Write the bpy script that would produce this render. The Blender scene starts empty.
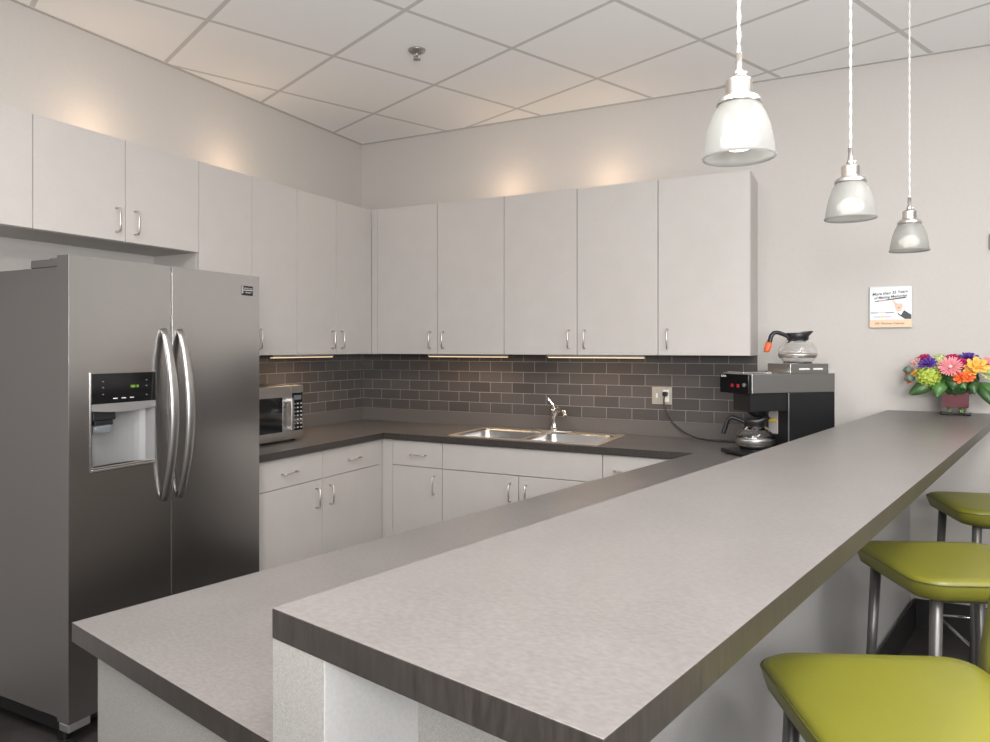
import bpy, bmesh, math, random
from mathutils import Vector, Matrix
S = bpy.context.scene
COL = S.collection
R = math.radians
# ------------------------------------------------------------------ camera
cam_d = bpy.data.cameras.new('camera'); cam = bpy.data.objects.new('camera', cam_d); COL.objects.link(cam)
cam.location = (3.0799, -4.1661, 1.3887); cam.rotation_euler = (math.pi/2, 0, 0.4802)
cam_d.sensor_width = 36; cam_d.lens = 722.22*36/990
cam_d.shift_x = (495-475.48)/990; cam_d.shift_y = -(371-347.3)/990
cam_d.clip_start = .02
S.camera = cam
# ------------------------------------------------------------------ world, lights, exposure
S.view_settings.view_transform = 'Standard'; S.view_settings.look = 'None'
S.view_settings.gamma = 1; S.view_settings.use_curve_mapping = False
S.view_settings.exposure = -0.24
W = bpy.data.worlds.new('world'); S.world = W; W.use_nodes = True
W.node_tree.nodes['Background'].inputs[0].default_value = (1.0, .97, .94, 1)
W.node_tree.nodes['Background'].inputs[1].default_value = .38

def area(name, loc, target, size, power, col=(1, .95, .9), sy=None):
    l = bpy.data.lights.new(name, 'AREA'); l.energy = power; l.color = col; l.size = size
    if sy: l.shape = 'RECTANGLE'; l.size_y = sy
    o = bpy.data.objects.new(name, l); COL.objects.link(o); o.location = loc
    o.rotation_euler = (Vector(target)-Vector(loc)).to_track_quat('-Z', 'Y').to_euler()
    return o
area('ceiling_panel_light', (2.1, -3.6, 2.79), (2.1, -3.6, 0), .35, 60, (1, .97, .945), .35)
area('ceiling_panel_light', (4.0, -2.6, 2.79), (4.0, -2.6, 0), .6, 56, (1, .975, .96), 1.2)
area('ceiling_panel_light', (2.3, -5.0, 2.79), (2.3, -5.0, 0), .6, 15, (1, .97, .95), 1.2)
area('ceiling_panel_light', (5.5, -4.0, 2.79), (5.5, -4.0, 0), .5, 48, (1, .975, .96), .5)
area('ceiling_fill_light', (3.8, -4.9, 1.75), (3.4, -4.1, 2.82), 1.2, 215, (1, .99, .985))  # added unseen fill aimed upwards to brighten the ceiling
area('ceiling_fill_light', (5.0, -3.2, 1.4), (4.7, -2.5, 2.82), 1.2, 50, (1, .98, .97))  # second added fill, lifts the right part of the ceiling

# ------------------------------------------------------------------ materials
def mat(name, col, rough=.5, metal=0, **k):
    m = bpy.data.materials.new(name); m.use_nodes = True
    b = m.node_tree.nodes['Principled BSDF']
    b.inputs['Base Color'].default_value = (*col, 1); b.inputs['Roughness'].default_value = rough
    b.inputs['Metallic'].default_value = metal
    for q, v in k.items(): b.inputs[q.replace('_', ' ')].default_value = v
    return m
def N(m): return m.node_tree.nodes, m.node_tree.links, m.node_tree.nodes['Principled BSDF']
def speckle(m, c0, c1, scale=300, bump=.05, detail=4, stretch=(1, 1, 1), big=None, coord='Object'):
    n, l, b = N(m)
    tc = n.new('ShaderNodeTexCoord'); mp = n.new('ShaderNodeMapping'); mp.inputs['Scale'].default_value = stretch
    no = n.new('ShaderNodeTexNoise'); no.inputs['Scale'].default_value = scale; no.inputs['Detail'].default_value = detail
    cr = n.new('ShaderNodeValToRGB'); cr.color_ramp.elements[0].position = .3; cr.color_ramp.elements[1].position = .7
    cr.color_ramp.elements[0].color = (*c0, 1); cr.color_ramp.elements[1].color = (*c1, 1)
    l.new(tc.outputs[coord], mp.inputs[0]); l.new(mp.outputs[0], no.inputs[0]); l.new(no.outputs[0], cr.inputs[0])
    out = cr.outputs[0]
    if big:
        n2 = n.new('ShaderNodeTexNoise'); n2.inputs['Scale'].default_value = big[0]; n2.inputs['Detail'].default_value = 3
        l.new(tc.outputs[coord], n2.inputs[0])
        mr = n.new('ShaderNodeMapRange'); mr.inputs[1].default_value = .3; mr.inputs[2].default_value = .7
        mr.inputs[3].default_value = 1-big[1]; mr.inputs[4].default_value = 1+big[1]
        l.new(n2.outputs[0], mr.inputs[0])
        mx = n.new('ShaderNodeMix'); mx.data_type = 'RGBA'; mx.blend_type = 'MULTIPLY'; mx.inputs[0].default_value = 1
        l.new(out, mx.inputs[6]); l.new(mr.outputs[0], mx.inputs[7]); out = mx.outputs[2]
    l.new(out, b.inputs['Base Color'])
    if bump:
        bp = n.new('ShaderNodeBump'); bp.inputs['Strength'].default_value = bump; bp.inputs['Distance'].default_value = .001
        l.new(no.outputs[0], bp.inputs['Height']); l.new(bp.outputs[0], b.inputs['Normal'])
    return m
M = {}
M['wall'] = speckle(mat('wall_paint', (.5, .5, .5), .8), (.475, .452, .428), (.490, .467, .443), 60, .03)
M['lam'] = speckle(mat('cabinet_laminate', (.5, .5, .5), .42), (.440, .415, .393), (.475, .450, .428), 190, .0, 3, (1, 1, 1), (9, .02))
M['lamside'] = speckle(mat('speckled_laminate', (.5, .5, .5), .45), (.29, .28, .262), (.40, .39, .37), 420, .0, 2)
M['kneelam'] = speckle(mat('bar_face_laminate', (.5, .5, .5), .5), (.40, .395, .385), (.44, .435, .425), 200, .0, 2)
M['carc'] = mat('cabinet_carcass', (.42, .40, .38), .55)
M['gap'] = mat('cabinet_gap', (.05, .045, .04), .9)
M['top'] = speckle(mat('counter_laminate', (.2, .2, .2), .32), (.112, .103, .099), (.150, .139, .135), 110, .05, 8, (1, 1.6, 1), (6, .05))
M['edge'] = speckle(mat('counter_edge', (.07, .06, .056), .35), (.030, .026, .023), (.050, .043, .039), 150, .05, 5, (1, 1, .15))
M['upst'] = speckle(mat('upstand_laminate_shaded', (.12, .11, .10), .35), (.100, .090, .084), (.135, .122, .115), 150, .05, 5)  # same laminate as the counter, shade on the upright strip put into the colour
M['steel'] = mat('brushed_steel', (.50, .49, .48), .30, 1)
M['steel_d'] = mat('fridge_steel', (.52, .51, .505), .22, 1)
M['chrome'] = mat('chrome', (.8, .79, .78), .12, 1)
M['hsteel'] = mat('handle_steel', (.52, .51, .50), .30, 1)
M['nickel'] = mat('brushed_nickel', (.72, .68, .64), .28, 1)
M['fside'] = mat('fridge_side_grey', (.12, .112, .108), .42, .2)
M['black'] = mat('black_plastic', (.012, .012, .013), .35)
M['bgloss'] = mat('black_gloss', (.006, .006, .007), .08)
M['dark'] = mat('dark_rubber', (.012, .011, .011), .6)
M['white'] = mat('white_plastic', (.75, .74, .70), .35)
M['almond'] = mat('almond_metal', (.45, .42, .36), .4, .5)
M['cav'] = mat('dispenser_grey', (.62, .62, .62), .35, .5)
M['glass'] = mat('clear_glass', (1, 1, 1), .02, 0, Transmission_Weight=1.0, IOR=1.45)
M['tglass'] = mat('tinted_plastic', (.7, .75, .78), .05, 0, Transmission_Weight=.9, IOR=1.3)
M['orange'] = mat('orange_plastic', (.75, .13, .04), .4)
M['red'] = mat('red_switch', (.35, .01, .03), .3, 0, Emission_Color=(1, .02, .05, 1), Emission_Strength=.03)
M['yellow'] = mat('yellow_label', (.8, .6, .03), .5)
M['paper'] = mat('grey_label', (.42, .41, .40), .5)
M['green'] = speckle(mat('green_vinyl', (.3, .3, .05), .38), (.185, .180, .022), (.200, .195, .025), 500, .05, 2)
M['leg'] = mat('stool_leg_grey', (.16, .155, .15), .35, .6)
M['led'] = mat('warm_light_strip', (1, .8, .5), .5, 0, Emission_Color=(1, .72, .42, 1), Emission_Strength=1.1)
M['cord'] = mat('pale_twisted_cord', (.52, .51, .49), .5)
M['sprk'] = mat('sprinkler_metal', (.35, .34, .33), .4, .8)
M['alu'] = mat('aluminium_trim', (.6, .6, .6), .35, .9)

def brick(name, horiz):
    m = mat(name, (.1, .1, .1), .22); n, l, b = N(m)
    tc = n.new('ShaderNodeTexCoord'); sp = n.new('ShaderNodeSeparateXYZ'); cb = n.new('ShaderNodeCombineXYZ')
    l.new(tc.outputs['Object'], sp.inputs[0]); l.new(sp.outputs[horiz], cb.inputs[0]); l.new(sp.outputs[2], cb.inputs[1])
    br = n.new('ShaderNodeTexBrick'); br.offset = .5; br.squash = 1
    br.inputs['Scale'].default_value = 1; br.inputs['Brick Width'].default_value = .1535; br.inputs['Row Height'].default_value = .0664
    br.inputs['Mortar Size'].default_value = .0016; br.inputs['Mortar Smooth'].default_value = .25
    br.inputs['Color1'].default_value = (.072, .064, .062, 1); br.inputs['Color2'].default_value = (.100, .088, .084, 1)
    br.inputs['Mortar'].default_value = (.30, .28, .26, 1)
    l.new(cb.outputs[0], br.inputs[0]); l.new(br.outputs[0], b.inputs['Base Color'])
    mr = n.new('ShaderNodeMapRange'); mr.inputs[3].default_value = .2; mr.inputs[4].default_value = .8
    l.new(br.outputs['Fac'], mr.inputs[0]); l.new(mr.outputs[0], b.inputs['Roughness'])
    inv = n.new('ShaderNodeMath'); inv.operation = 'SUBTRACT'; inv.inputs[0].default_value = 1; l.new(br.outputs['Fac'], inv.inputs[1])
    bp = n.new('ShaderNodeBump'); bp.inputs['Strength'].default_value = .6; bp.inputs['Distance'].default_value = .002
    l.new(inv.outputs[0], bp.inputs['Height']); l.new(bp.outputs[0], b.inputs['Normal'])
    return m
M['tile_b'] = brick('grey_subway_tile_back', 0); M['tile_l'] = brick('grey_subway_tile_left', 1)

def ceiling_mat():
    m = mat('ceiling_tile', (.6, .6, .6), .9); n, l, b = N(m)
    tc = n.new('ShaderNodeTexCoord')
    mp = n.new('ShaderNodeMapping'); mp.vector_type = 'TEXTURE'
    mp.inputs['Location'].default_value = (1.0561, -.7684, 0); mp.inputs['Rotation'].default_value = (0, 0, 1.1701)
    mp.inputs['Scale'].default_value = (.6148, .6288, 1)
    l.new(tc.outputs['Object'], mp.inputs[0])
    sp = n.new('ShaderNodeSeparateXYZ'); l.new(mp.outputs[0], sp.inputs[0])
    def dist(o):
        a = n.new('ShaderNodeMath'); a.operation = 'ADD'; a.inputs[1].default_value = .5; l.new(o, a.inputs[0])
        f = n.new('ShaderNodeMath'); f.operation = 'FLOORED_MODULO'; f.inputs[1].default_value = 1; l.new(a.outputs[0], f.inputs[0])
        s = n.new('ShaderNodeMath'); s.operation = 'SUBTRACT'; s.inputs[1].default_value = .5; l.new(f.outputs[0], s.inputs[0])
        q = n.new('ShaderNodeMath'); q.operation = 'ABSOLUTE'; l.new(s.outputs[0], q.inputs[0]); return q.outputs[0]
    mn = n.new('ShaderNodeMath'); mn.operation = 'MINIMUM'; l.new(dist(sp.outputs[0]), mn.inputs[0]); l.new(dist(sp.outputs[1]), mn.inputs[1])
    lt = n.new('ShaderNodeMath'); lt.operation = 'LESS_THAN'; lt.inputs[1].default_value = .0175; l.new(mn.outputs[0], lt.inputs[0])
    no = n.new('ShaderNodeTexNoise'); no.inputs['Scale'].default_value = 180; l.new(tc.outputs['Object'], no.inputs[0])
    cr = n.new('ShaderNodeValToRGB'); cr.color_ramp.elements[0].color = (.86, .855, .845, 1); cr.color_ramp.elements[1].color = (.89, .885, .875, 1)
    l.new(no.outputs[0], cr.inputs[0])
    mx = n.new('ShaderNodeMix'); mx.data_type = 'RGBA'; l.new(lt.outputs[0], mx.inputs[0]); l.new(cr.outputs[0], mx.inputs[6])
    mx.inputs[7].default_value = (.58, .57, .555, 1); l.new(mx.outputs[2], b.inputs['Base Color'])
    return m
M['ceil'] = ceiling_mat()
def floor_mat():
    m = mat('dark_plank_floor', (.03, .03, .03), .45); n, l, b = N(m)
    tc = n.new('ShaderNodeTexCoord'); mp = n.new('ShaderNodeMapping'); mp.inputs['Rotation'].default_value = (0, 0, .6)
    br = n.new('ShaderNodeTexBrick'); br.inputs['Scale'].default_value = 1; br.inputs['Brick Width'].default_value = .9; br.inputs['Row Height'].default_value = .15
    br.inputs['Mortar Size'].default_value = .001
    br.inputs['Color1'].default_value = (.030, .027, .026, 1); br.inputs['Color2'].default_value = (.045, .041, .040, 1); br.inputs['Mortar'].default_value = (.012, .011, .01, 1)
    l.new(tc.outputs['Object'], mp.inputs[0]); l.new(mp.outputs[0], br.inputs[0])
    m2 = n.new('ShaderNodeMapping'); m2.inputs['Rotation'].default_value = (0, 0, .6); m2.inputs['Scale'].default_value = (3, 30, 1); l.new(tc.outputs['Object'], m2.inputs[0])
    no = n.new('ShaderNodeTexNoise'); no.inputs['Scale'].default_value = 2; no.inputs['Detail'].default_value = 6; l.new(m2.outputs[0], no.inputs[0])
    mr = n.new('ShaderNodeMapRange'); mr.inputs[3].default_value = .6; mr.inputs[4].default_value = 1.5; l.new(no.outputs[0], mr.inputs[0])
    mx = n.new('ShaderNodeMix'); mx.data_type = 'RGBA'; mx.blend_type = 'MULTIPLY'; mx.inputs[0].default_value = 1
    l.new(br.outputs[0], mx.inputs[6]); l.new(mr.outputs[0], mx.inputs[7]); l.new(mx.outputs[2], b.inputs['Base Color'])
    return m
M['floor'] = floor_mat()
def brushed(m, axis_scale, amt=.08, r0=.3):
    n, l, b = N(m)
    tc = n.new('ShaderNodeTexCoord'); mp = n.new('ShaderNodeMapping'); mp.inputs['Scale'].default_value = axis_scale
    no = n.new('ShaderNodeTexNoise'); no.inputs['Scale'].default_value = 4; no.inputs['Detail'].default_value = 4
    l.new(tc.outputs['Object'], mp.inputs[0]); l.new(mp.outputs[0], no.inputs[0])
    mr = n.new('ShaderNodeMapRange'); mr.inputs[3].default_value = r0-amt; mr.inputs[4].default_value = r0+amt
    l.new(no.outputs[0], mr.inputs[0]); l.new(mr.outputs[0], b.inputs['Roughness'])
brushed(M['steel_d'], (2, 2, 120), .04, .22); brushed(M['steel'], (2, 2, 100), .05, .3)
def shade_mat():
    m = bpy.data.materials.new('frosted_glass_shade'); m.use_nodes = True; n, l = m.node_tree.nodes, m.node_tree.links
    b = n['Principled BSDF']; b.inputs['Base Color'].default_value = (.42, .425, .415, 1); b.inputs['Roughness'].default_value = .25
    tr = n.new('ShaderNodeBsdfTranslucent'); tr.inputs[0].default_value = (.55, .55, .53, 1)
    tp = n.new('ShaderNodeBsdfTransparent'); tp.inputs[0].default_value = (.97, .97, .96, 1)
    m1 = n.new('ShaderNodeMixShader'); m1.inputs[0].default_value = .6
    m2 = n.new('ShaderNodeMixShader'); m2.inputs[0].default_value = .40
    l.new(b.outputs[0], m1.inputs[1]); l.new(tr.outputs[0], m1.inputs[2]); l.new(m1.outputs[0], m2.inputs[1]); l.new(tp.outputs[0], m2.inputs[2])
    l.new(m2.outputs[0], n['Material Output'].inputs[0]); return m
M['shade'] = shade_mat()
M['bulb'] = mat('lit_bulb', (1, 1, 1), .4, 0, Emission_Color=(1, .94, .84, 1), Emission_Strength=2.2)

# ------------------------------------------------------------------ helpers
def obj(name, bm, m, parent=None, bevel=0, smooth=False, seg=2, mats=None):
    me = bpy.data.meshes.new(name); bm.normal_update(); bm.to_mesh(me); bm.free()
    for q in (mats or [m]): me.materials.append(M[q] if isinstance(q, str) else q)
    o = bpy.data.objects.new(name, me); COL.objects.link(o)
    if smooth:
        for p in me.polygons: p.use_smooth = True
    if parent is not None: o.parent = parent
    if bevel:
        b = o.modifiers.new('bevel', 'BEVEL'); b.width = bevel; b.segments = seg; b.limit_method = 'ANGLE'; b.angle_limit = R(40)
        b.harden_normals = False
    return o
def thing(name, label, cat, loc=(0, 0, 0), rz=0, group=None):
    o = bpy.data.objects.new(name, None); COL.objects.link(o); o.location = loc; o.rotation_euler = (0, 0, rz)
    o.empty_display_size = .05
    return tag(o, label, cat, group)
def tag(o, label, cat, group=None):
    o['label'] = label; o['category'] = cat
    if group: o['group'] = group
    return o
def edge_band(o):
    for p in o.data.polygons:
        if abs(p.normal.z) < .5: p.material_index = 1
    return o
def struct(o): o['kind'] = 'structure'; return o
def box(bm, x0, x1, y0, y1, z0, z1, mx=None, mi=0):
    vs = [Vector((x, y, z)) for x in (x0, x1) for y in (y0, y1) for z in (z0, z1)]
    if mx is not None: vs = [mx @ v for v in vs]
    v = [bm.verts.new(p) for p in vs]
    for f in ((0, 1, 3, 2), (4, 6, 7, 5), (0, 4, 5, 1), (2, 3, 7, 6), (0, 2, 6, 4), (1, 5, 7, 3)):
        fc = bm.faces.new([v[i] for i in f]); fc.material_index = mi
    return bm
def B(*a, **k): return box(bmesh.new(), *a, **k)
def prism(bm, pts, z0, z1, mi=0):
    lo = [bm.verts.new((x, y, z0)) for x, y in pts]; hi = [bm.verts.new((x, y, z1)) for x, y in pts]
    n = len(pts); fs = [bm.faces.new(hi), bm.faces.new(lo[::-1])]
    for i in range(n): fs.append(bm.faces.new((lo[i], lo[(i+1) % n], hi[(i+1) % n], hi[i])))
    for f in fs: f.material_index = mi
    return bm
def lathe(bm, prof, seg=32, c=(0, 0, 0), close=False, rx=1, ry=1):
    rings = []
    for r, z in prof:
        if r < 1e-6: rings.append([bm.verts.new((c[0], c[1], c[2]+z))])
        else: rings.append([bm.verts.new((c[0]+rx*r*math.cos(2*math.pi*i/seg), c[1]+ry*r*math.sin(2*math.pi*i/seg), c[2]+z)) for i in range(seg)])
    for a, b in zip(rings, rings[1:]):
        for i in range(seg):
            j = (i+1) % seg
            if len(a) == 1 and len(b) == 1: continue
            if len(a) == 1: bm.faces.new((a[0], b[j], b[i]))
            elif len(b) == 1: bm.faces.new((a[i], a[j], b[0]))
            else: bm.faces.new((a[i], a[j], b[j], b[i]))
    bmesh.ops.recalc_face_normals(bm, faces=bm.faces)
    return bm
def tube(bm, pts, r, seg=10, cap=True, flat=1):
    pts = [Vector(p) for p in pts]; n = len(pts); rr = r if isinstance(r, (list, tuple)) else [r]*n
    t0 = (pts[1]-pts[0]).normalized(); up = Vector((0, 0, 1)) if abs(t0.z) < .9 else Vector((1, 0, 0))
    u = (up-t0*up.dot(t0)).normalized(); rings = []
    for i, p in enumerate(pts):
        t = (pts[min(i+1, n-1)]-pts[max(i-1, 0)]).normalized()
        u = (u-t*u.dot(t)).normalized(); v = t.cross(u)
        rings.append([bm.verts.new(p+(u*math.cos(2*math.pi*k/seg)+v*math.sin(2*math.pi*k/seg)*flat)*rr[i]) for k in range(seg)])
    for a, b in zip(rings, rings[1:]):
        for k in range(seg): bm.faces.new((a[k], b[k], b[(k+1) % seg], a[(k+1) % seg]))
    if cap: bm.faces.new(rings[0]); bm.faces.new(rings[-1][::-1])
    bmesh.ops.recalc_face_normals(bm, faces=bm.faces)
    return bm
def spline(P, n=8):
    P = [Vector(p) for p in P]; Q = [P[0]*2-P[1]]+P+[P[-1]*2-P[-2]]; out = []
    for i in range(1, len(Q)-2):
        a, b, c, d = Q[i-1:i+3]
        for k in range(n):
            t = k/n; out.append(.5*((2*b)+(c-a)*t+(2*a-5*b+4*c-d)*t*t+(3*b-a-3*c+d)*t**3))
    out.append(P[-1]); return out
def text(name, s, size, mx, m, parent, depth=.0003, align='CENTER', shear=0):
    cu = bpy.data.curves.new(name, 'FONT'); cu.body = s; cu.size = size; cu.extrude = depth; cu.align_x = align; cu.shear = shear; cu.resolution_u = 2; cu.offset = size*.022
    t = bpy.data.objects.new(name, cu); COL.objects.link(t)
    bpy.context.view_layer.update()
    me = bpy.data.meshes.new_from_object(t.evaluated_get(bpy.context.evaluated_depsgraph_get()))
    bpy.data.objects.remove(t); me.materials.clear(); me.materials.append(M[m])
    o = bpy.data.objects.new(name, me); COL.objects.link(o); o.parent = parent; o.matrix_local = mx
    return o
def copy_tree(o, parent=None):
    c = o.copy(); COL.objects.link(c)
    if parent is not None: c.parent = parent
    for ch in list(o.children): copy_tree(ch, c)
    return c
FRONT = Matrix.Rotation(R(90), 4, 'X')     # text plane facing -Y
# bar frame: a runs from the back wall towards the room, b across to the stools
PHI = .2183; CP, SP = math.cos(PHI), math.sin(PHI); BX = 3.238
def bw(a, b): return (BX-SP*a+CP*b, -CP*a-SP*b)
ZT, ZB, ZC, ZU0, ZU1, ZS = .88, 1.0746, 2.8228, 1.345, 2.2805, 1.84
DU = .314

# ------------------------------------------------------------------ room shell
struct(obj('floor', B(-.1, 7, -8, .1, -.1, 0), 'floor'))
struct(obj('ceiling', B(-.1, 7, -8, .1, ZC, ZC+.1), 'ceil'))
struct(obj('wall_left', B(-.12, 0, -8, .12, 0, ZC), 'wall'))
struct(obj('wall_back', B(0, 7, 0, .12, 0, ZC), 'wall'))
# wall angle of the ceiling grid
bm = bmesh.new(); box(bm, 0, 7, -.02, 0, ZC-.003, ZC); struct(obj('trim_1', bm, mat('ceiling_angle', (.47, .455, .44), .6)))
bm = bmesh.new(); box(bm, 0, .02, -8, -.02, ZC-.003, ZC); struct(obj('trim_2', bm, 'wall'))

# tile backsplash (origin placed so that the joints fall where they are)
o = obj('tile_backsplash', B(.008-.0245, 2.629-.0245, -.008, 0, 0, ZU0-.966), 'tile_b'); o.location = (.0245, 0, .966)
tag(o, 'grey subway tile backsplash on the back wall behind the sink', 'backsplash')
o = obj('tile_backsplash', B(0, .008, -1.64+.02, .02, 0, ZU0-.966), 'tile_l'); o.location = (0, -.02, .966)
tag(o, 'grey subway tile backsplash on the left wall behind the microwave', 'backsplash')

# ------------------------------------------------------------------ pull handles
def pull_bm(L=.1, out=.03, r=.0045):
    """D pull along local Z, standing out along local -Y from y=0"""
    h = L/2; bm = bmesh.new()
    tube(bm, [(0, 0, -h), (0, -out*.75, -h), (0, -out, -h+.007), (0, -out, h-.007), (0, -out*.75, h), (0, 0, h)], r, 8)
    lathe(bm, [(0, 0), (.006, 0), (.006, .002), (0, .002)], 10)
    return bm
PULL = None
def pull(parent, x, y, z, face, horizontal=False):
    """face 0: front faces -Y ; face 1: front faces +X"""
    global PULL
    if PULL is None:
        h = .05; bm = bmesh.new()
        tube(bm, [(0, .001, -h), (0, -.022, -h), (0, -.03, -h+.007), (0, -.03, h-.007), (0, -.022, h), (0, .001, h)], .0036, 8)
        o = obj('handle', bm, 'nickel', parent, smooth=True); PULL = o.data
    else:
        o = bpy.data.objects.new('handle', PULL); COL.objects.link(o); o.parent = parent
    m = Matrix.Rotation(R(90), 4, 'Z') if face else Matrix()
    if horizontal: m = m @ Matrix.Rotation(R(90), 4, 'Y')
    o.matrix_local = Matrix.Translation((x, y, z)) @ m
    return o

# cabinets: local frame, x = width, y = 0 front plane of doors, +y into the wall
def cabinet(name, label, group, loc, rz, w, depth, z0, z1, doors, drawers=(), toe=False, handle_low=True, fill=(0, 0), sink=False):
    t = thing(name, label, 'cabinet', loc, rz, group)
    bm = bmesh.new(); T = .018
    if toe: box(bm, 0, w, T+.06, depth, .0, .1)
    c0 = .1 if toe else z0
    # carcass as open-backed box of panels
    box(bm, 0, T, T+.001, depth, c0, z1); box(bm, w-T, w, T+.001, depth, c0, z1)
    box(bm, T, w-T, T+.001, depth, c0, c0+T)
    if not toe: box(bm, T, w-T, T+.001, depth, z1-T, z1)
    else: box(bm, T, w-T, T+.001, T+.1, z1-T, z1)
    box(bm, T, w-T, depth-.006, depth, c0+T, z1-T)
    obj('body', bm, 'lam', t, bevel=.0006, seg=1)
    g = .0018
    for (x0, x1, a, b, hx) in doors:
        d = obj('door', B(x0+g, x1-g, 0, T, a+g, b-g), 'lam', t, bevel=.001, seg=2)
        if hx is not None:
            zz = a+.089 if handle_low else b-.045-.05
            pull(d, hx, 0, zz, 0)
    for (x0, x1, a, b, hx) in drawers:
        d = obj('drawer', B(x0+g, x1-g, 0, T, a+g, b-g), 'lam', t, bevel=.001, seg=2)
        if hx is not None: pull(d, hx, 0, (a+b)/2-.004, 0, True)
    for f0, f1 in fill:
        obj('filler', B(f0, f1, .004, T, c0, z1), 'lam', t)
    return t
def cab(*a, **k):
    k['fill'] = k.get('fill', ()); return cabinet(*a, **k)
LR = R(90)     # left-wall cabinets: local -Y -> +X ; local x runs towards the back wall
g1 = 'upper cabinets on the left wall'; g2 = 'upper cabinets on the back wall'; g3 = 'base cabinets on the left wall'; g4 = 'base cabinets on the back wall'
# left wall uppers: loc = (DU, y_start)
cab('upper_cabinet', 'grey short upper cabinet cut by the left edge of the photo', g1, (DU, -3.30, 0), LR, .795, DU-.002, ZS, ZU1,
    [(0, .3975, ZS, ZU1, .35), (.3975, .795, ZS, ZU1, .445)])
cab('upper_cabinet', 'grey short two-door upper cabinet over the refrigerator', g1, (DU, -2.505, 0), LR, .789, DU-.002, ZS, ZU1,
    [(0, .395, ZS, ZU1, .350), (.395, .789, ZS, ZU1, .440)])
cab('upper_cabinet', 'grey tall upper cabinet with its lower left hidden by the refrigerator', g1, (DU, -1.716, 0), LR, .688, DU-.002, ZU0, ZU1,
    [(0, .344, ZU0, ZU1, .299), (.344, .688, ZU0, ZU1, .389)])
cab('upper_cabinet', 'grey tall two-door upper cabinet on the left wall next to the corner', g1, (DU, -1.028, 0), LR, .712, DU-.002, ZU0, ZU1,
    [(0, .348, ZU0, ZU1, .303), (.348, .680, ZU0, ZU1, .393)], fill=((.682, .7155),))
# back wall uppers
cab('upper_cabinet', 'grey two-door upper cabinet on the back wall touching the corner', g2, (DU+.002, -DU, 0), 0, 1.263-DU-.002, DU-.002, ZU0, ZU1,
    [(.042, .805-DU, ZU0, ZU1, .758-DU), (.805-DU, 1.263-DU-.002, ZU0, ZU1, .852-DU)], fill=((-.005, .040),))
cab('upper_cabinet', 'grey two-door upper cabinet on the back wall above the sink', g2, (1.263, -DU, 0), 0, .904, DU-.002, ZU0, ZU1,
    [(0, .452, ZU0, ZU1, .405), (.452, .904, ZU0, ZU1, .499)])
cab('upper_cabinet', 'grey single-door upper cabinet at the open end above the outlet', g2, (2.167, -DU, 0), 0, .462, DU-.002, ZU0, ZU1,
    [(0, .462, ZU0, ZU1, .052)])
# base cabinets
CB = .585; BT = .845
cab('base_cabinet', 'white-grey base cabinet with two drawers and two doors under the microwave', g3, (CB, -1.709, 0), LR, 1.122, CB-.003, 0, BT,
    [(.04, .572, .1, .692, .518), (.572, 1.090, .1, .692, .630)], [(.04, .572, .692, BT-.004, .312), (.572, 1.090, .692, BT-.004, .842)], toe=True, handle_low=False, fill=((1.092, 1.1255), (0, .038)))
cab('base_cabinet', 'white-grey narrow base cabinet with one drawer and one door beside the corner', g4, (CB+.002, -CB, 0), 0, 1.000-CB-.002, CB-.003, 0, BT,
    [(.072, .413, .1, .692, .363)], [(.072, .413, .692, BT-.004, .255)], toe=True, handle_low=False, fill=((-.005, .070),))
cab('sink_cabinet', 'white-grey two-door sink base cabinet with a plain front panel', g4, (1.0, -CB, 0), 0, .949, CB-.003, 0, BT,
    [(0, .478, .1, .692, .430), (.478, .949, .1, .692, .527)], [(0, .949, .692, BT-.004, None)], toe=True, handle_low=False)
cab('base_cabinet', 'white-grey base cabinet to the right of the sink mostly hidden by the peninsula', g4, (1.949, -CB, 0), 0, .40, CB-.003, 0, BT,
    [(0, .40, .1, .692, .35)], [(0, .40, .692, BT-.004, .115)], toe=True, handle_low=False)

# ------------------------------------------------------------------ worktop (left run, back run and peninsula in one)
TT = .035
inner = (2.408, -.605)
LE = 3.559
outer = [(.009, -.009), (.009, -1.712), (.608, -1.712), (.608, -.605), inner, bw(LE, -.682), bw(LE, -.001), bw(-.2, -.001)]
# clip the far corner on the back wall
t = (BX+SP*0)
pf = bw(.009/CP, -.001)
outer[-1] = (pf[0], -.009)
SK = (1.015, 1.925, -.568, -.062)   # sink x0,x1,y0,y1
hole = [(SK[0]+.012, SK[2]+.012), (SK[1]-.012, SK[2]+.012), (SK[1]-.012, SK[3]-.012), (SK[0]+.012, SK[3]-.012)]
bm = bmesh.new(); ed = []
for loop in (outer, hole):
    vs = [bm.verts.new((x, y, ZT-TT)) for x, y in loop]
    for i in range(len(vs)): ed.append(bm.edges.new((vs[i], vs[(i+1) % len(vs)])))
res = bmesh.ops.triangle_fill(bm, edges=ed, use_beauty=True)
fs = [f for f in res['geom'] if isinstance(f, bmesh.types.BMFace)]
ex = bmesh.ops.extrude_face_region(bm, geom=fs)
bmesh.ops.translate(bm, verts=[v for v in ex['geom'] if isinstance(v, bmesh.types.BMVert)], vec=(0, 0, TT))
bmesh.ops.recalc_face_normals(bm, faces=bm.faces)
wt = edge_band(obj('worktop', bm, 'top', mats=['top', 'edge'])); tag(wt, 'grey laminate lower worktop running from the microwave past the sink along the bar', 'countertop')
bm = bmesh.new(); box(bm, .0095, 2.99, -.020, -.0005, ZT, .966)
obj('upstand', bm, 'upst', wt, bevel=.001, seg=1)
bm = bmesh.new(); box(bm, .0005, .020, -1.712, -.021, ZT, .966)
obj('upstand', bm, 'upst', wt, bevel=.001, seg=1)

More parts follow.
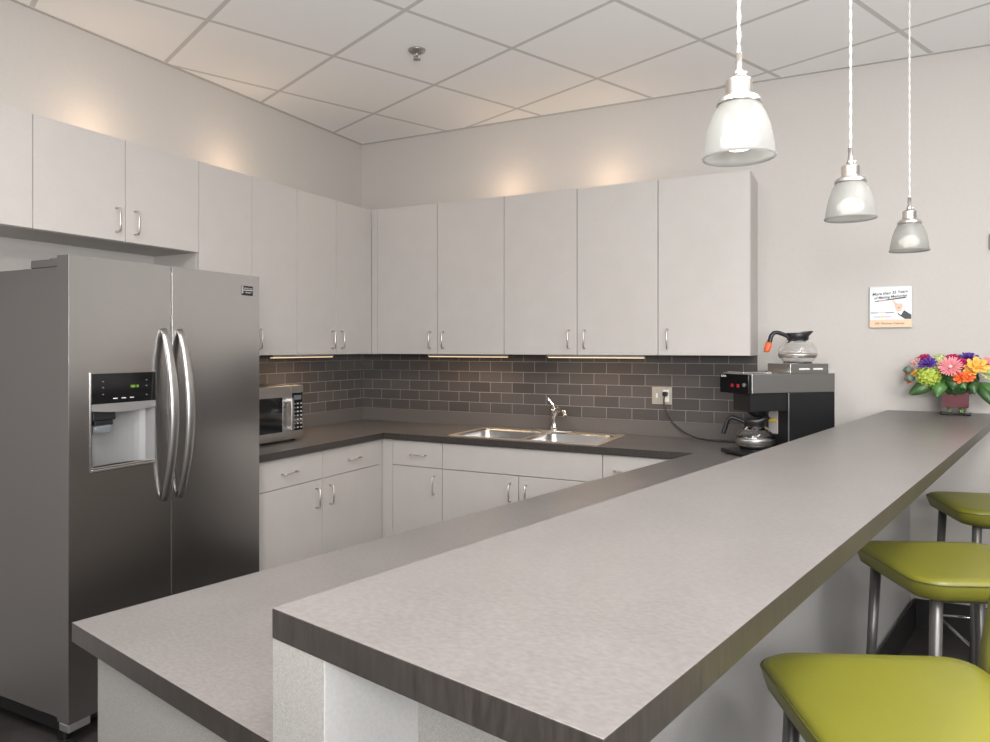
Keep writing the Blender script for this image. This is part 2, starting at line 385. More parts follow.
# ------------------------------------------------------------------ bar: support wall, top, peninsula body
def bar_box(bm, a0, a1, b0, b1, z0, z1):
    return prism(bm, [bw(a0, b0), bw(a0, b1), bw(a1, b1), bw(a1, b0)][::-1], z0, z1)
KW = .097
bm = bmesh.new()
p = lambda a, b: bw(a, b)
prism(bm, [bw(3.590, .0), bw(3.590, KW), (BX+CP*KW+SP*(KW*SP/CP), 0-.0), (BX, -.0)], 0, ZB-.036)
sw = obj('bar_support_wall', bm, 'kneelam', bevel=.001, seg=1)
tag(sw, 'pale laminate-faced half wall holding up the raised bar top', 'half wall')
bm = bmesh.new(); bar_box(bm, 3.5902, 3.5918, .0008, KW-.0005, 0, ZB-.036); obj('end_panel', bm, 'lamside', sw)
for a in (3.44,):
    bm = bmesh.new()
    A, Bq = bw(a, KW), bw(a, KW+.22); 
    # tapered gusset panel under the overhang
    th = .018
    vs = []
    for aa in (a-th, a):
        vs.append([bm.verts.new((*bw(aa, KW+.0005), ZB-.037)), bm.verts.new((*bw(aa, KW+.24), ZB-.037)), bm.verts.new((*bw(aa, KW+.24), ZB-.07)), bm.verts.new((*bw(aa, KW+.0005), ZB-.33))])
    bm.faces.new(vs[0]); bm.faces.new(vs[1][::-1])
    for i in range(4): bm.faces.new((vs[0][i], vs[1][i], vs[1][(i+1) % 4], vs[0][(i+1) % 4]))
    bmesh.ops.recalc_face_normals(bm, faces=bm.faces)
    obj('bracket', bm, 'lamside', sw)
bm = bmesh.new(); prism(bm, [bw(3.594, KW+.0005), bw(3.594, KW+.007), (BX+CP*(KW+.007)+.02, -.0005), (BX+CP*KW+.0205, -.0005)], .0, .15)
struct(obj('baseboard_bar', bm, 'dark'))
struct(obj('baseboard_back', B(3.36, 7, -.008, 0, 0, .15), 'dark'))
BT0 = .0365
bm = bmesh.new()
e = .4545
# back end on wall y=0
def onwall(b): return (BX+CP*b+SP*(b*SP/CP), -.001)
# param: point on line b=const with y=0 : a = -b*SP/CP
def wallpt(b): a = -b*SP/CP+.001; return bw(a, b)
prism(bm, [bw(3.5925, 0), bw(3.5925, e), wallpt(e), wallpt(0)], ZB-BT0, ZB)
bar = edge_band(obj('bar_counter', bm, 'top', bevel=.0012, seg=2, mats=['top', 'edge']))
tag(bar, 'long raised grey laminate bar top with the flowers at its far end', 'countertop')
# peninsula body under the lower counter
bm = bmesh.new()
bar_box(bm, .80, 3.505, -.622, -.002, .1, ZT-TT-.0005); bar_box(bm, .80, 3.505, -.56, -.002, 0, .1)
pb = obj('peninsula_cabinet', bm, 'lam', bevel=.001, seg=1)
tag(pb, 'cabinet run under the lower counter of the peninsula with a speckled end panel', 'cabinet')
bm = bmesh.new(); bar_box(bm, 3.5055, 3.531, -.638, -.002, 0, ZT-TT-.0005); obj('end_panel', bm, 'lamside', pb)

# ------------------------------------------------------------------ refrigerator
FX, FY0, FY1, FZ = .632, -2.571, -1.646, 1.717
fr = thing('refrigerator', 'large stainless side-by-side refrigerator with ice and water dispenser', 'refrigerator', (.072, -.1225, .0408))
fr.scale = (1, .9706, .9706)
bm = B(.03, .562, FY0+.008, FY1-.008, .06, 1.678); obj('body', bm, 'fside', fr, bevel=.004)
bm = B(.10, .56, FY0+.03, FY1-.03, .0, .06); obj('kick_plate', bm, 'black', fr)
def door_outline(y0, y1, x0, x1, r=.005):
    pts = [(x0, y0), (x0, y1)]
    for yc, a0 in ((y1-r, 90), (y0+r, 0)):
        for k in range(6):
            a = R(a0-18*k) if a0 == 90 else R(0-18*k)
            pts.append((x1-r+r*math.cos(a), yc+r*math.sin(a)))
    return pts[::-1]
YM = -2.137
DX0 = .568
DB = .055
def fridge_door(y0, y1, name, hole=None):
    bm = bmesh.new()
    r = .0015
    if not hole:
        prism(bm, door_outline(y0, y1, DX0, FX, r), DB, FZ)
    else:
        hy0, hy1, hz0, hz1 = hole
        prism(bm, door_outline(y0, y1, DX0, FX, r), DB, hz0); prism(bm, door_outline(y0, y1, DX0, FX, r), hz1, FZ)
        # sides
        L = [p for p in door_outline(y0, y1, DX0, FX, r)]
        left = [(x, y) for x, y in L if y < (y0+y1)/2]; right = [(x, y) for x, y in L if y > (y0+y1)/2]
        def srt(pts, inner):
            cx = sum(p[0] for p in pts+inner)/len(pts+inner); cy = sum(p[1] for p in pts+inner)/len(pts+inner)
            return sorted(pts+inner, key=lambda p: math.atan2(p[1]-cy, p[0]-cx))
        prism(bm, srt(left, [(DX0, hy0), (FX, hy0)]), hz0, hz1)
        prism(bm, srt(right, [(DX0, hy1), (FX, hy1)]), hz0, hz1)
        bmesh.ops.remove_doubles(bm, verts=bm.verts, dist=1e-5)
        bmesh.ops.recalc_face_normals(bm, faces=bm.faces)
    o = obj(name, bm, 'steel_d', fr, mats=['steel_d', 'fside'])
    for p in o.data.polygons:
        if abs(p.normal.y) > .97: p.material_index = 1
    return o
HY0, HY1, HZ0, HZ1 = -2.487, -2.215, .932, 1.292
dl = fridge_door(FY0, YM-.003, 'freezer_door', (HY0, HY1, HZ0, HZ1)); dl['label'] = 'left stainless door with the ice and water dispenser'
dr = fridge_door(YM+.003, FY1, 'refrigerator_door'); dr['label'] = 'right plain stainless door'
obj('door_gasket', B(.562, .568, FY0+.012, YM-.008, .07, 1.70), 'black', fr); obj('door_gasket', B(.562, .568, YM+.008, FY1-.012, .07, 1.70), 'black', fr)
# handles: bowed bars near the meeting edge
def fridge_handle(parent, y, bow):
    P = []; rr = []
    n = 22
    for i in range(n+1):
        t = i/n; z = .775+(1.462-.775)*t; s = math.sin(math.pi*t)
        P.append((FX+.004+.050*(s**.75), y+bow*s, z)); rr.append(.0075+.0040*s)
    bm = bmesh.new(); tube(bm, P, rr, 14, flat=1.9)
    obj('handle', bm, 'hsteel', parent, smooth=True)
fridge_handle(dl, -2.178, .010); fridge_handle(dr, -2.100, .012)
# dispenser
DI = .585
bm = bmesh.new(); box(bm, FX-.012, FX+.002, HY0, HY1, 1.180, HZ1); obj('control_panel', bm, 'bgloss', dl, bevel=.001)
for y in (-2.39, -2.355, -2.32): obj('panel_marking', B(FX+.002, FX+.0025, y-.009, y+.009, 1.196, 1.199), 'white', dl)
for y, z in ((-2.44, 1.24), (-2.44, 1.215), (-2.44, 1.262), (-2.255, 1.262), (-2.255, 1.24), (-2.255, 1.205)): obj('panel_marking', B(FX+.002, FX+.0025, y-.003, y+.003, z-.0008, z+.0008), 'paper', dl)
bm = bmesh.new(); box(bm, FX+.002, FX+.0025, -2.325, -2.305, 1.235, 1.245); box(bm, FX+.002, FX+.0025, -2.30, -2.29, 1.235, 1.245)
obj('display', bm, mat('green_display', (.1, .2, .02), .4, 0, Emission_Color=(.5, .8, .1, 1), Emission_Strength=.05), dl)
# curved trim lip below the panel
bm = bmesh.new(); n = 10
for i in range(n):
    t0, t1 = i/n, (i+1)/n
    y0 = HY0+(HY1-HY0)*t0; y1 = HY0+(HY1-HY0)*t1
    q = lambda t: 1.156-.010*math.sin(math.pi*t)
    vs = [bm.verts.new(v) for v in ((FX+.004, y0, 1.180), (FX+.004, y1, 1.180), (FX+.004, y1, q(t1)), (FX+.004, y0, q(t0)))]
    ws = [bm.verts.new(v) for v in ((FX-.02, y0, 1.180), (FX-.02, y1, 1.180), (FX-.02, y1, q(t1)), (FX-.02, y0, q(t0)))]
    bm.faces.new(vs); bm.faces.new(ws[::-1]); bm.faces.new((vs[0], ws[0], ws[1], vs[1])); bm.faces.new((vs[3], vs[2], ws[2], ws[3]))
bmesh.ops.remove_doubles(bm, verts=bm.verts, dist=1e-5); bmesh.ops.recalc_face_normals(bm, faces=bm.faces)
obj('panel_lip', bm, 'alu', dl)
# cavity: curved back shell
bm = bmesh.new(); n = 14; prof = []
for i in range(n+1):
    t = i/n; y = HY0+(HY1-HY0)*t; d = .058*min(1, (math.sin(math.pi*t))**.45 if 0 < t < 1 else 0)
    prof.append((FX-.001-d, y))
lo = [bm.verts.new((x, y, HZ0+.012)) for x, y in prof]; hi = [bm.verts.new((x, y, 1.17)) for x, y in prof]
for i in range(n): bm.faces.new((lo[i], lo[i+1], hi[i+1], hi[i]))
bm.faces.new(lo)
bmesh.ops.solidify(bm, geom=bm.faces[:], thickness=.002)
bmesh.ops.recalc_face_normals(bm, faces=bm.faces)
obj('dispenser_recess', bm, 'cav', dl)
bm = bmesh.new(); box(bm, DX0+.02, FX+.008, HY0, HY1, HZ0, HZ0+.010); box(bm, FX+.003, FX+.008, HY0, HY1, HZ0+.01, HZ0+.018)
obj('drip_tray', bm, 'chrome', dl, bevel=.002)
bm = bmesh.new(); box(bm, FX, FX+.004, HY0-.004, HY0, HZ0, HZ1+.004); box(bm, FX, FX+.004, HY1, HY1+.004, HZ0, HZ1+.004)
box(bm, FX, FX+.004, HY0, HY1, HZ1, HZ1+.004)
obj('dispenser_frame', bm, 'steel_d', dl)
bm = bmesh.new(); box(bm, FX-.04, FX-.006, HY0+.012, HY0+.105, 1.118, 1.17); box(bm, FX-.038, FX-.01, HY0+.022, HY0+.098, 1.098, 1.118)
obj('ice_chute', bm, 'black', dl, bevel=.004)
bm = bmesh.new(); lathe(bm, [(.030, 0), (.034, .012), (.032, .028), (.028, .028), (.030, .012), (.026, 0)], 20, (FX-.022, HY0+.060, 1.072), ry=1.15, rx=.5)
obj('ice_paddle', bm, 'tglass', dl, smooth=True)
bm = bmesh.new(); box(bm, FX, FX+.0025, -1.757, -1.690, 1.625, 1.668); obj('badge', bm, 'bgloss', dr, bevel=.0008)
bm = bmesh.new(); box(bm, FX+.0025, FX+.003, -1.754, -1.751, 1.634, 1.666); box(bm, FX+.0025, FX+.003, -1.748, -1.692, 1.6475, 1.6495)
obj('badge_line', bm, 'white', dr)
RX = Matrix.Rotation(R(90), 4, 'Z') @ FRONT
text('badge_lettering', 'FRIGIDAIRE', .0095, Matrix.Translation((FX+.003, -1.7195, 1.6535)) @ RX, 'chrome', dr)
text('badge_lettering', 'GALLERY', .0095, Matrix.Translation((FX+.003, -1.7195, 1.6355)) @ RX, 'chrome', dr)
bm = bmesh.new(); box(bm, .40, .565, FY0+.010, FY0+.06, 1.679, 1.708); box(bm, .50, .60, FY0+.015, FY0+.045, 1.700-.021, 1.712)
obj('hinge_cover', bm, 'fside', fr, bevel=.003)
bm = bmesh.new(); box(bm, .40, .60, FY1-.06, FY1-.012, 1.679, 1.708); obj('hinge_cover', bm, 'fside', fr, bevel=.003)
for y in (FY0+.06, FY1-.06):
    bm = bmesh.new(); lathe(bm, [(0, -.042), (.022, -.042), (.018, .06), (0, .06)], 16, (.52, y, 0)); obj('foot', bm, 'black', fr)
bm = bmesh.new(); box(bm, .57, .625, FY0+.004, FY0+.09, .02, .053); obj('lower_hinge', bm, 'alu', fr, bevel=.006)

# ------------------------------------------------------------------ microwave on the left run
mw = thing('microwave', 'stainless microwave with black door and keypad between refrigerator and corner', 'microwave', (.404, -1.08, ZT+.0), 0)
# local: front face at x=0, extends to -x ; y from -.52 to 0
MZ0, MZ1 = .014, .302
obj('body', B(-.37, -.022, -.52, 0, MZ0, MZ1), 'black', mw, bevel=.004)
md = obj('door', B(-.021, 0, -.52, -.098, MZ0, MZ1), 'steel', mw, bevel=.002)
obj('window', B(-.001, .0015, -.485, -.165, MZ0+.045, MZ1-.058), 'bgloss', md, bevel=.002)
bm = bmesh.new(); tube(bm, [(.028, -.118, MZ0+.055), (.030, -.118, MZ0+.14), (.028, -.118, MZ1-.065)], .009, 10); box(bm, -.0, .03, -.126, -.110, MZ0+.058, MZ0+.072); box(bm, 0, .03, -.126, -.110, MZ1-.082, MZ1-.068)
obj('handle', bm, 'chrome', md, smooth=False)
mp_ = obj('control_panel', B(-.021, 0, -.096, 0, MZ0, MZ1), 'steel', mw, bevel=.002)
obj('keypad', B(-.001, .0015, -.088, -.006, MZ0+.045, MZ1-.040), 'bgloss', mp_, bevel=.001)
bm = bmesh.new()
for r_ in range(7):
    for c_ in range(3):
        y = -.074+.0275*c_; z = MZ0+.060+.0215*r_
        box(bm, .0015, .0022, y-.007, y+.007, z-.0035, z+.0035)
obj('key_markings', bm, mat('key_grey', (.45, .45, .44), .5), mp_)
obj('display', B(.0015, .0022, -.078, -.018, MZ1-.078, MZ1-.053), mat('display_grey', (.12, .13, .14), .3), mp_)
for x, y in ((-.04, -.48), (-.04, -.04), (-.34, -.48), (-.34, -.04)):
    bm = bmesh.new(); lathe(bm, [(0, 0), (.012, 0), (.014, .014), (0, .014)], 12, (x, y, 0)); obj('foot', bm, 'black', mw)

# ------------------------------------------------------------------ sink and faucet
sx0, sx1, sy0, sy1 = SK
sk = thing('sink', 'stainless double-bowl drop-in sink in the back worktop', 'sink', (sx0, sy0, ZT))
Wd, Dp = sx1-sx0, sy1-sy0
bowls = [(.035, Wd/2-.015, .035, Dp-.085), (Wd/2+.015, Wd-.035, .035, Dp-.085)]
bm = bmesh.new(); ed = []
def rrect(x0, x1, y0, y1, r, k=5):
    pts = []
    for cx, cy, a0 in ((x1-r, y1-r, 0), (x0+r, y1-r, 90), (x0+r, y0+r, 180), (x1-r, y0+r, 270)):
        for i in range(k+1): a = R(a0+90*i/k); pts.append((cx+r*math.cos(a), cy+r*math.sin(a)))
    return pts
loops = [rrect(0, Wd, 0, Dp, .03)]+[rrect(a, b, c, d, .045) for a, b, c, d in bowls]
for lp in loops:
    vs = [bm.verts.new((x, y, .004)) for x, y in lp]
    for i in range(len(vs)): ed.append(bm.edges.new((vs[i], vs[(i+1) % len(vs)])))
res = bmesh.ops.triangle_fill(bm, edges=ed, use_beauty=True)
fs = [f for f in res['geom'] if isinstance(f, bmesh.types.BMFace)]
ex = bmesh.ops.extrude_face_region(bm, geom=fs)
bmesh.ops.translate(bm, verts=[v for v in ex['geom'] if isinstance(v, bmesh.types.BMVert)], vec=(0, 0, -.0035))
bmesh.ops.recalc_face_normals(bm, faces=bm.faces)
obj('rim', bm, mat('warm_lit_rim_steel', (.80, .74, .68), .42, 1), sk, bevel=.001, seg=1)  # pale warm tint paints in the light bars' reflection on plain steel
for a, b, c, d in bowls:
    bm = bmesh.new(); rings = []
    for z, ins, r in ((.0035, 0, .045), (-.01, .003, .045), (-.14, .012, .05), (-.16, .03, .05)):
        rings.append([bm.verts.new((x, y, z)) for x, y in rrect(a+ins, b-ins, c+ins, d-ins, r)])
    for p_, q_ in zip(rings, rings[1:]):
        for i in range(len(p_)): j = (i+1) % len(p_); bm.faces.new((p_[i], p_[j], q_[j], q_[i]))
    bm.faces.new(rings[-1])
    bmesh.ops.recalc_face_normals(bm, faces=bm.faces)
    for f in bm.faces: f.normal_flip()
    bw_ = obj('bowl', bm, 'steel', sk, smooth=True)
    s_ = bw_.modifiers.new('solid', 'SOLIDIFY'); s_.thickness = .0012
    bm = bmesh.new(); lathe(bm, [(0, 0), (.045, 0), (.045, .003), (.035, .003), (.03, .001), (0, .001)], 24, ((a+b)/2, (c+d)/2, -.1595)); obj('drain', bm, 'chrome', bw_, smooth=True)
fc = thing('faucet', 'chrome single-lever kitchen faucet behind the sink bowls', 'faucet', (1.500, -.112, ZT+.004))
bm = bmesh.new()
prism(bm, rrect(-.125, .125, -.027, .027, .026), 0, .010); obj('base_plate', bm, 'chrome', fc, bevel=.003)
bm = bmesh.new(); lathe(bm, [(0, .010), (.028, .010), (.024, .03), (.021, .06), (.022, .10), (.024, .125), (.020, .14), (0, .146)], 24); obj('column', bm, 'chrome', fc, smooth=True)
bm = bmesh.new(); P = spline([(0, -.005, .085), (.03, -.035, .125), (.07, -.075, .140), (.105, -.115, .132), (.118, -.130, .110)]); tube(bm, P, [.017-.005*i/len(P) for i in range(len(P))], 14); obj('spout', bm, 'chrome', fc, smooth=True)
bm = bmesh.new(); P = spline([(0, .0, .138), (-.006, -.005, .158), (-.018, -.010, .178), (-.032, -.016, .196)]); tube(bm, P, [.013-.006*i/len(P) for i in range(len(P))], 12)
lathe(bm, [(0, -.008), (.007, -.004), (.008, .004), (0, .009)], 12, (-.033, -.016, .198)); obj('lever', bm, 'chrome', fc, smooth=True)

# ------------------------------------------------------------------ outlet plate
ou = thing('outlet_plate', 'beige metal switch and outlet plate on the back tiles', 'outlet', (2.118, -.0085, 1.112))
bm = B(-.057, .057, -.006, 0, -.050, .050); obj('plate', bm, 'almond', ou, bevel=.003)
bm = bmesh.new(); box(bm, -.033, -.023, -.012, -.006, -.013, .013); obj('switch', bm, 'white', ou, bevel=.001)
bm = bmesh.new(); box(bm, .008, .042, -.008, -.006, -.034, .034); obj('outlet', bm, 'white', ou, bevel=.001)
for x, z in ((-.028, .03), (-.028, -.03), (.025, .042), (.025, -.042)): obj('screw', B(x-.002, x+.002, -.007, -.006, z-.002, z+.002), 'chrome', ou)

# ------------------------------------------------------------------ coffee maker
cF = Vector((2.670, -.680)); cB = Vector((3.0094, -.3406)); ev = (cB-cF); CD = ev.length; ang = math.atan2(ev.y, ev.x)-R(90)
cm = thing('coffee_maker', 'commercial coffee brewer with steel head and black sides beside the bar', 'coffee maker', (cF.x, cF.y, ZT), ang)
CW = .214
# local: x from -CW (left) to 0 (right side), y 0 (front) to CD (back)
obj('tower', B(-CW, 0, CD-.267, CD, .022, .2970), 'black', cm, bevel=.003)
obj('tower_edge', B(-.001, .0012, CD-.269, CD-.264, .022, .2970), 'alu', cm)
hd = obj('head', B(-CW, .0, .012, CD, .2975, .386), 'steel', cm, bevel=.002)
cp_ = obj('control_panel', B(-CW-.001, -.006, -.004, .012, .293, .385), 'bgloss', cm, bevel=.003)
for x in (-.120, -.078):
    bm = B(x-.008, x+.008, -.007, -.004, .322, .338); obj('switch', bm, 'red', cp_, bevel=.001)
bm = bmesh.new(); lathe(bm, [(0, 0), (.009, 0), (.009, .004), (0, .005)], 14); o = obj('knob', bm, 'alu', cp_); o.matrix_local = Matrix.Translation((-.034, -.004, .335)) @ Matrix.Rotation(R(90), 4, 'X')
text('lettering', 'BUNN', .013, Matrix.Translation((-.185, -.0045, .368)) @ FRONT, 'white', cp_)
obj('base_tray', B(-CW, 0, -.000, CD-.01, .006, .024), 'black', cm, bevel=.003)
bm = bmesh.new(); lathe(bm, [(0, .0245), (.066, .0245), (.066, .030), (.058, .030), (.056, .027), (0, .027)], 32, (-CW/2, .112, 0)); obj('warmer_plate', bm, 'black', cm, smooth=False)
bm = bmesh.new(); lathe(bm, [(0, .200), (.018, .200), (.035, .212), (.060, .236), (0, .236)], 28, (-.085, .112, -.02)); box(bm, -.130, -.010, .010, .212, .215, .2970)
obj('brew_funnel', bm, 'black', cm, smooth=False)
bm = B(-.130, -.070, CD-.2700, CD-.2672, .10, .225); obj('label', bm, 'paper', cm)
lb = bm = B(-.130, -.070, CD-.2712, CD-.2702, .155, .167); obj('warning_stripe', bm, 'yellow', cm)
obj('side_label', B(0, .0008, CD-.288-.050, CD-.288, .10, .21), 'paper', cm) if False else None
wt2 = obj('upper_warmer', B(-.155, -.002, .225, .445, .3865, .432), 'steel', cm, bevel=.002)
bm = bmesh.new(); lathe(bm, [(0, .4325), (.066, .4325), (.064, .437), (0, .437)], 32, (-.090, .345, 0)); obj('warmer_plate', bm, 'black', wt2)
bm = bmesh.new(); box(bm, -.0025, -.0008, .275, .335, .403, .411); box(bm, -.0025, -.0008, .355, .410, .403, .411); obj('switch', bm, 'white', wt2)
bm = bmesh.new(); box(bm, -CW+.01, -.085, .03, .19, .3865, .392); obj('lid', bm, 'chrome', cm, bevel=.002)
bm = bmesh.new()
for i in range(6): box(bm, -CW+.01, -CW+.03, .20+i*.045, .225+i*.045, .3865, .394)
obj('lid_latch', bm, 'black', cm)
for x, y in ((-CW+.03, .02), (-.02, .02), (-CW+.02, CD-.04), (-.02, CD-.04)):
    bm = bmesh.new(); lathe(bm, [(0, 0), (.010, 0), (.012, .0065), (0, .0065)], 12, (x, y, 0)); obj('foot', bm, 'black', cm)
# power cord from plug to machine
inv = (Matrix.Translation((cF.x, cF.y, ZT)) @ Matrix.Rotation(ang, 4, 'Z')).inverted()
P = [(2.140, -.042, 1.122), (2.141, -.060, 1.075), (2.16, -.075, 1.02), (2.20, -.09, .965), (2.27, -.10, .915), (2.36, -.11, .888), (2.48, -.12, .885), (2.60, -.125, .885), (2.78, -.13, .885), (2.86, -.23, .90)]
bm = bmesh.new(); tube(bm, [inv @ p for p in spline(P, 6)], .0042, 8); pc = obj('power_cord', bm, 'black', cm, smooth=True)
bm = bmesh.new(); box(bm, 2.128, 2.155, -.048, -.0185, 1.112, 1.136)
for v in bm.verts: v.co = inv @ v.co
obj('plug', bm, 'black', pc, bevel=.004)

def carafe(label, loc, rz, tip, band):
    t = thing('coffee_pot', label, 'coffee pot', loc, rz, 'glass coffee pots'); t.scale = (1.14, 1.14, 1.02)
    bm = bmesh.new()
    prof = [(.0, 0), (.052, 0), (.060, .006), (.071, .024), (.076, .045), (.072, .068), (.058, .090), (.040, .104), (.034, .112), (.036, .120)]
    inn = [(r-.0018 if r > .002 else 0, z+.0015) for r, z in prof][::-1]
    lathe(bm, prof+inn, 36); obj('glass_bowl', bm, 'glass', t, smooth=True)
    if band:
        bm = bmesh.new(); lathe(bm, [(.0745, .022), (.0775, .026), (.0775, .044), (.0765, .048), (.0745, .048), (.0745, .022)], 36)
        lathe(bm, [(0, -.0005), (.056, -.0005), (.068, .012), (.0745, .022), (.073, .024), (.066, .014), (.0, .002)], 36)
        obj('steel_base', bm, 'steel', t, smooth=True)
    else:
        bm = bmesh.new(); lathe(bm, [(.072, .020), (.0773, .034), (.0773, .040), (.0765, .040), (.0765, .034), (.071, .020)], 36)
        obj('band', bm, 'nickel', t, smooth=True)
    bm = bmesh.new(); lathe(bm, [(.0355, .104), (.043, .106), (.043, .122), (.048, .136), (.044, .138), (.0, .136)], 30)
    for v in bm.verts:
        if v.co.z > .125 and v.co.x > .02: v.co.x += .014; v.co.z += .008
    obj('collar', bm, 'black', t, smooth=True)
    bm = bmesh.new()
    P = spline([(-.035, 0, .118), (-.062, 0, .132), (-.088, 0, .140), (-.106, 0, .128), (-.114, 0, .10), (-.124, 0, .064)], 6)
    tube(bm, P, .0095, 10, flat=1.4)
    h = obj('handle', bm, 'black', t, smooth=True)
    if tip:
        bm = bmesh.new(); tube(bm, [(-.1165, 0, .092), (-.121, 0, .076), (-.127, 0, .055), (-.129, 0, .048)], [.0125, .0130, .0125, .009], 12, flat=1.3)
        obj('handle_tip', bm, 'orange', h, smooth=True)
    return t
cmw = Matrix.Translation((cF.x, cF.y, ZT)) @ Matrix.Rotation(ang, 4, 'Z')
p1 = cmw @ Vector((-CW/2, .112, .0310)); p2 = cmw @ Vector((-.090, .345, .4375))
carafe('glass coffee pot with black handle and steel base on the lower warmer', p1, R(5), False, True)
carafe('glass coffee pot with orange-tipped handle on top of the brewer', p2, R(22), True, False)

# ------------------------------------------------------------------ under-cabinet light bars and cabinet-top uplights
def strip(label, x0, x1, y0, y1):
    t = thing('light_bar', label, 'light', ((x0+x1)/2, (y0+y1)/2, ZU0-.022), 0, 'under-cabinet light bars')
    w, d = (x1-x0)/2, (y1-y0)/2
    obj('housing', B(-w, w, -d, d, .009, .0215), 'alu', t); obj('diffuser', B(-w+.005, w-.005, -d+.005, d-.005, .004, .009), 'led', t)
strip('lit light bar under the left wall cabinets above the microwave', .185, .215, -1.112, -.578)
strip('lit light bar under the back wall cabinets left of the faucet', .678, 1.236, -.215, -.185)
strip('lit light bar under the back wall cabinets right of the faucet', 1.495, 2.069, -.215, -.185)
WARM = (1, .70, .42)
area('under_cabinet_light', (.2, -.845, ZU0-.025), (.2, -.845, 0), .5, 1.5, WARM, .02).rotation_euler = (0, 0, R(90))
area('under_cabinet_light', (.957, -.2, ZU0-.025), (.957, -.2, 0), .5, 1.3, WARM, .02).rotation_euler = (0, 0, 0)
area('under_cabinet_light', (1.78, -.2, ZU0-.025), (1.78, -.2, 0), .5, 1.2, WARM, .02).rotation_euler = (0, 0, 0)
def puck(label, x, y):
    bm = bmesh.new(); lathe(bm, [(0, 0), (.035, 0), (.035, .018), (.028, .02), (0, .016)], 20)
    o = obj('uplight', bm, 'alu'); o.location = (x, y, ZU1+.0); tag(o, label, 'light', 'uplights on top of the upper cabinets')
    l = bpy.data.lights.new('uplight_glow', 'POINT'); l.energy = 1.25; l.color = (1, .70, .45); l.shadow_soft_size = .08
    q = bpy.data.objects.new('uplight_glow', l); COL.objects.link(q); q.location = (x, y, ZU1+.105)
for lab, x, y in (('uplight on the cabinets glowing above the refrigerator', .15, -2.07), ('uplight on the left cabinets glowing near the tall doors', .15, -1.27),
                  ('uplight on the back cabinets glowing above the second door', 1.17, -.15), ('uplight on the back cabinets glowing above the sink', 1.82, -.15)):
    puck(lab, x, y)

# ------------------------------------------------------------------ pendants
def pendant():
    t = thing('pendant_lamp', '', 'lamp', (0, 0, 0), 0, 'pendant lamps over the bar')
    # local z=0 at shade rim, ceiling at ZC - z
    prof = [(.0675, 0), (.0660, .012), (.0635, .030), (.058, .058), (.049, .084), (.038, .104), (.030, .112)]
    inn = [(r-.003, z) for r, z in prof][::-1]
    bm = bmesh.new(); lathe(bm, prof+inn+[prof[0]], 48); obj('shade', bm, 'shade', t, smooth=True)
    bm = bmesh.new(); lathe(bm, [(.0645, -.0005), (.0675, -.001), (.0695, .0015), (.0685, .004), (.0650, .004), (.0645, -.0005)], 48); obj('shade_rim', bm, 'shade', t, smooth=True)
    bm = bmesh.new(); lathe(bm, [(.0, .125), (.041, .102), (.0425, .105), (.040, .113), (.030, .120), (.0245, .122), (.0245, .150), (.017, .156), (0, .157)], 36); obj('socket_cup', bm, 'nickel', t, smooth=False, bevel=.0005)
    bm = bmesh.new(); lathe(bm, [(0, .156), (.009, .156), (.011, .163), (.008, .170), (.006, .172), (.006, .204), (0, .204)], 20); lathe(bm, [(0, .158), (.0055, .160), (.006, .165), (0, .169)], 10, (.010, .0, 0)); obj('stem', bm, 'nickel', t, smooth=True)
    L = ZC-.030
    return t, L
pt, _ = pendant()
zr = 1.733
top = (ZC-zr)/.935
bm = bmesh.new(); n = int((top-.23)/.010)
for ph in (0, math.pi):
    P = [(.0022*math.cos(ph+k*.9), .0022*math.sin(ph+k*.9), .203+(top-.03-.203)*k/n) for k in range(n+1)]
    tube(bm, P, .0021, 6, cap=False)
obj('cord', bm, 'cord', pt, smooth=True)
bm = bmesh.new(); lathe(bm, [(0, top-.0005), (.055, top-.0005), (.055, top-.012), (.02, top-.03), (0, top-.03)], 32); obj('ceiling_canopy', bm, 'nickel', pt, smooth=False)
bm = bmesh.new(); lathe(bm, [(0, .014), (.020, .017), (.035, .029), (.035, .041), (.022, .054), (0, .060)], 24); obj('bulb', bm, 'bulb', pt, smooth=True)
bm = bmesh.new(); lathe(bm, [(0, .058), (.013, .058), (.013, .104), (0, .104)], 16); obj('bulb_base', bm, 'white', pt)
# bulbs cast their light through the shades
def bulb_light(x, y):
    l = bpy.data.lights.new('pendant_glow', 'POINT'); l.energy = .02; l.color = (1, .90, .78); l.shadow_soft_size = .028
    q = bpy.data.objects.new('pendant_glow', l); COL.objects.link(q); q.location = (x, y, zr+.022)
pos = [(2.898, -2.780), (3.077, -1.982), (3.263, -1.160)]
labs = ['pendant lamp hanging nearest the viewer, largest of the three', 'middle one of the three pendant lamps hanging over the bar', 'pendant lamp hanging farthest away, nearest the far wall']
for i, (x, y) in enumerate(pos):
    o = pt if i == 0 else copy_tree(pt)
    o.location = (x, y, zr); o.scale = (.935, .935, .935); o['label'] = labs[i]; bulb_light(x, y)

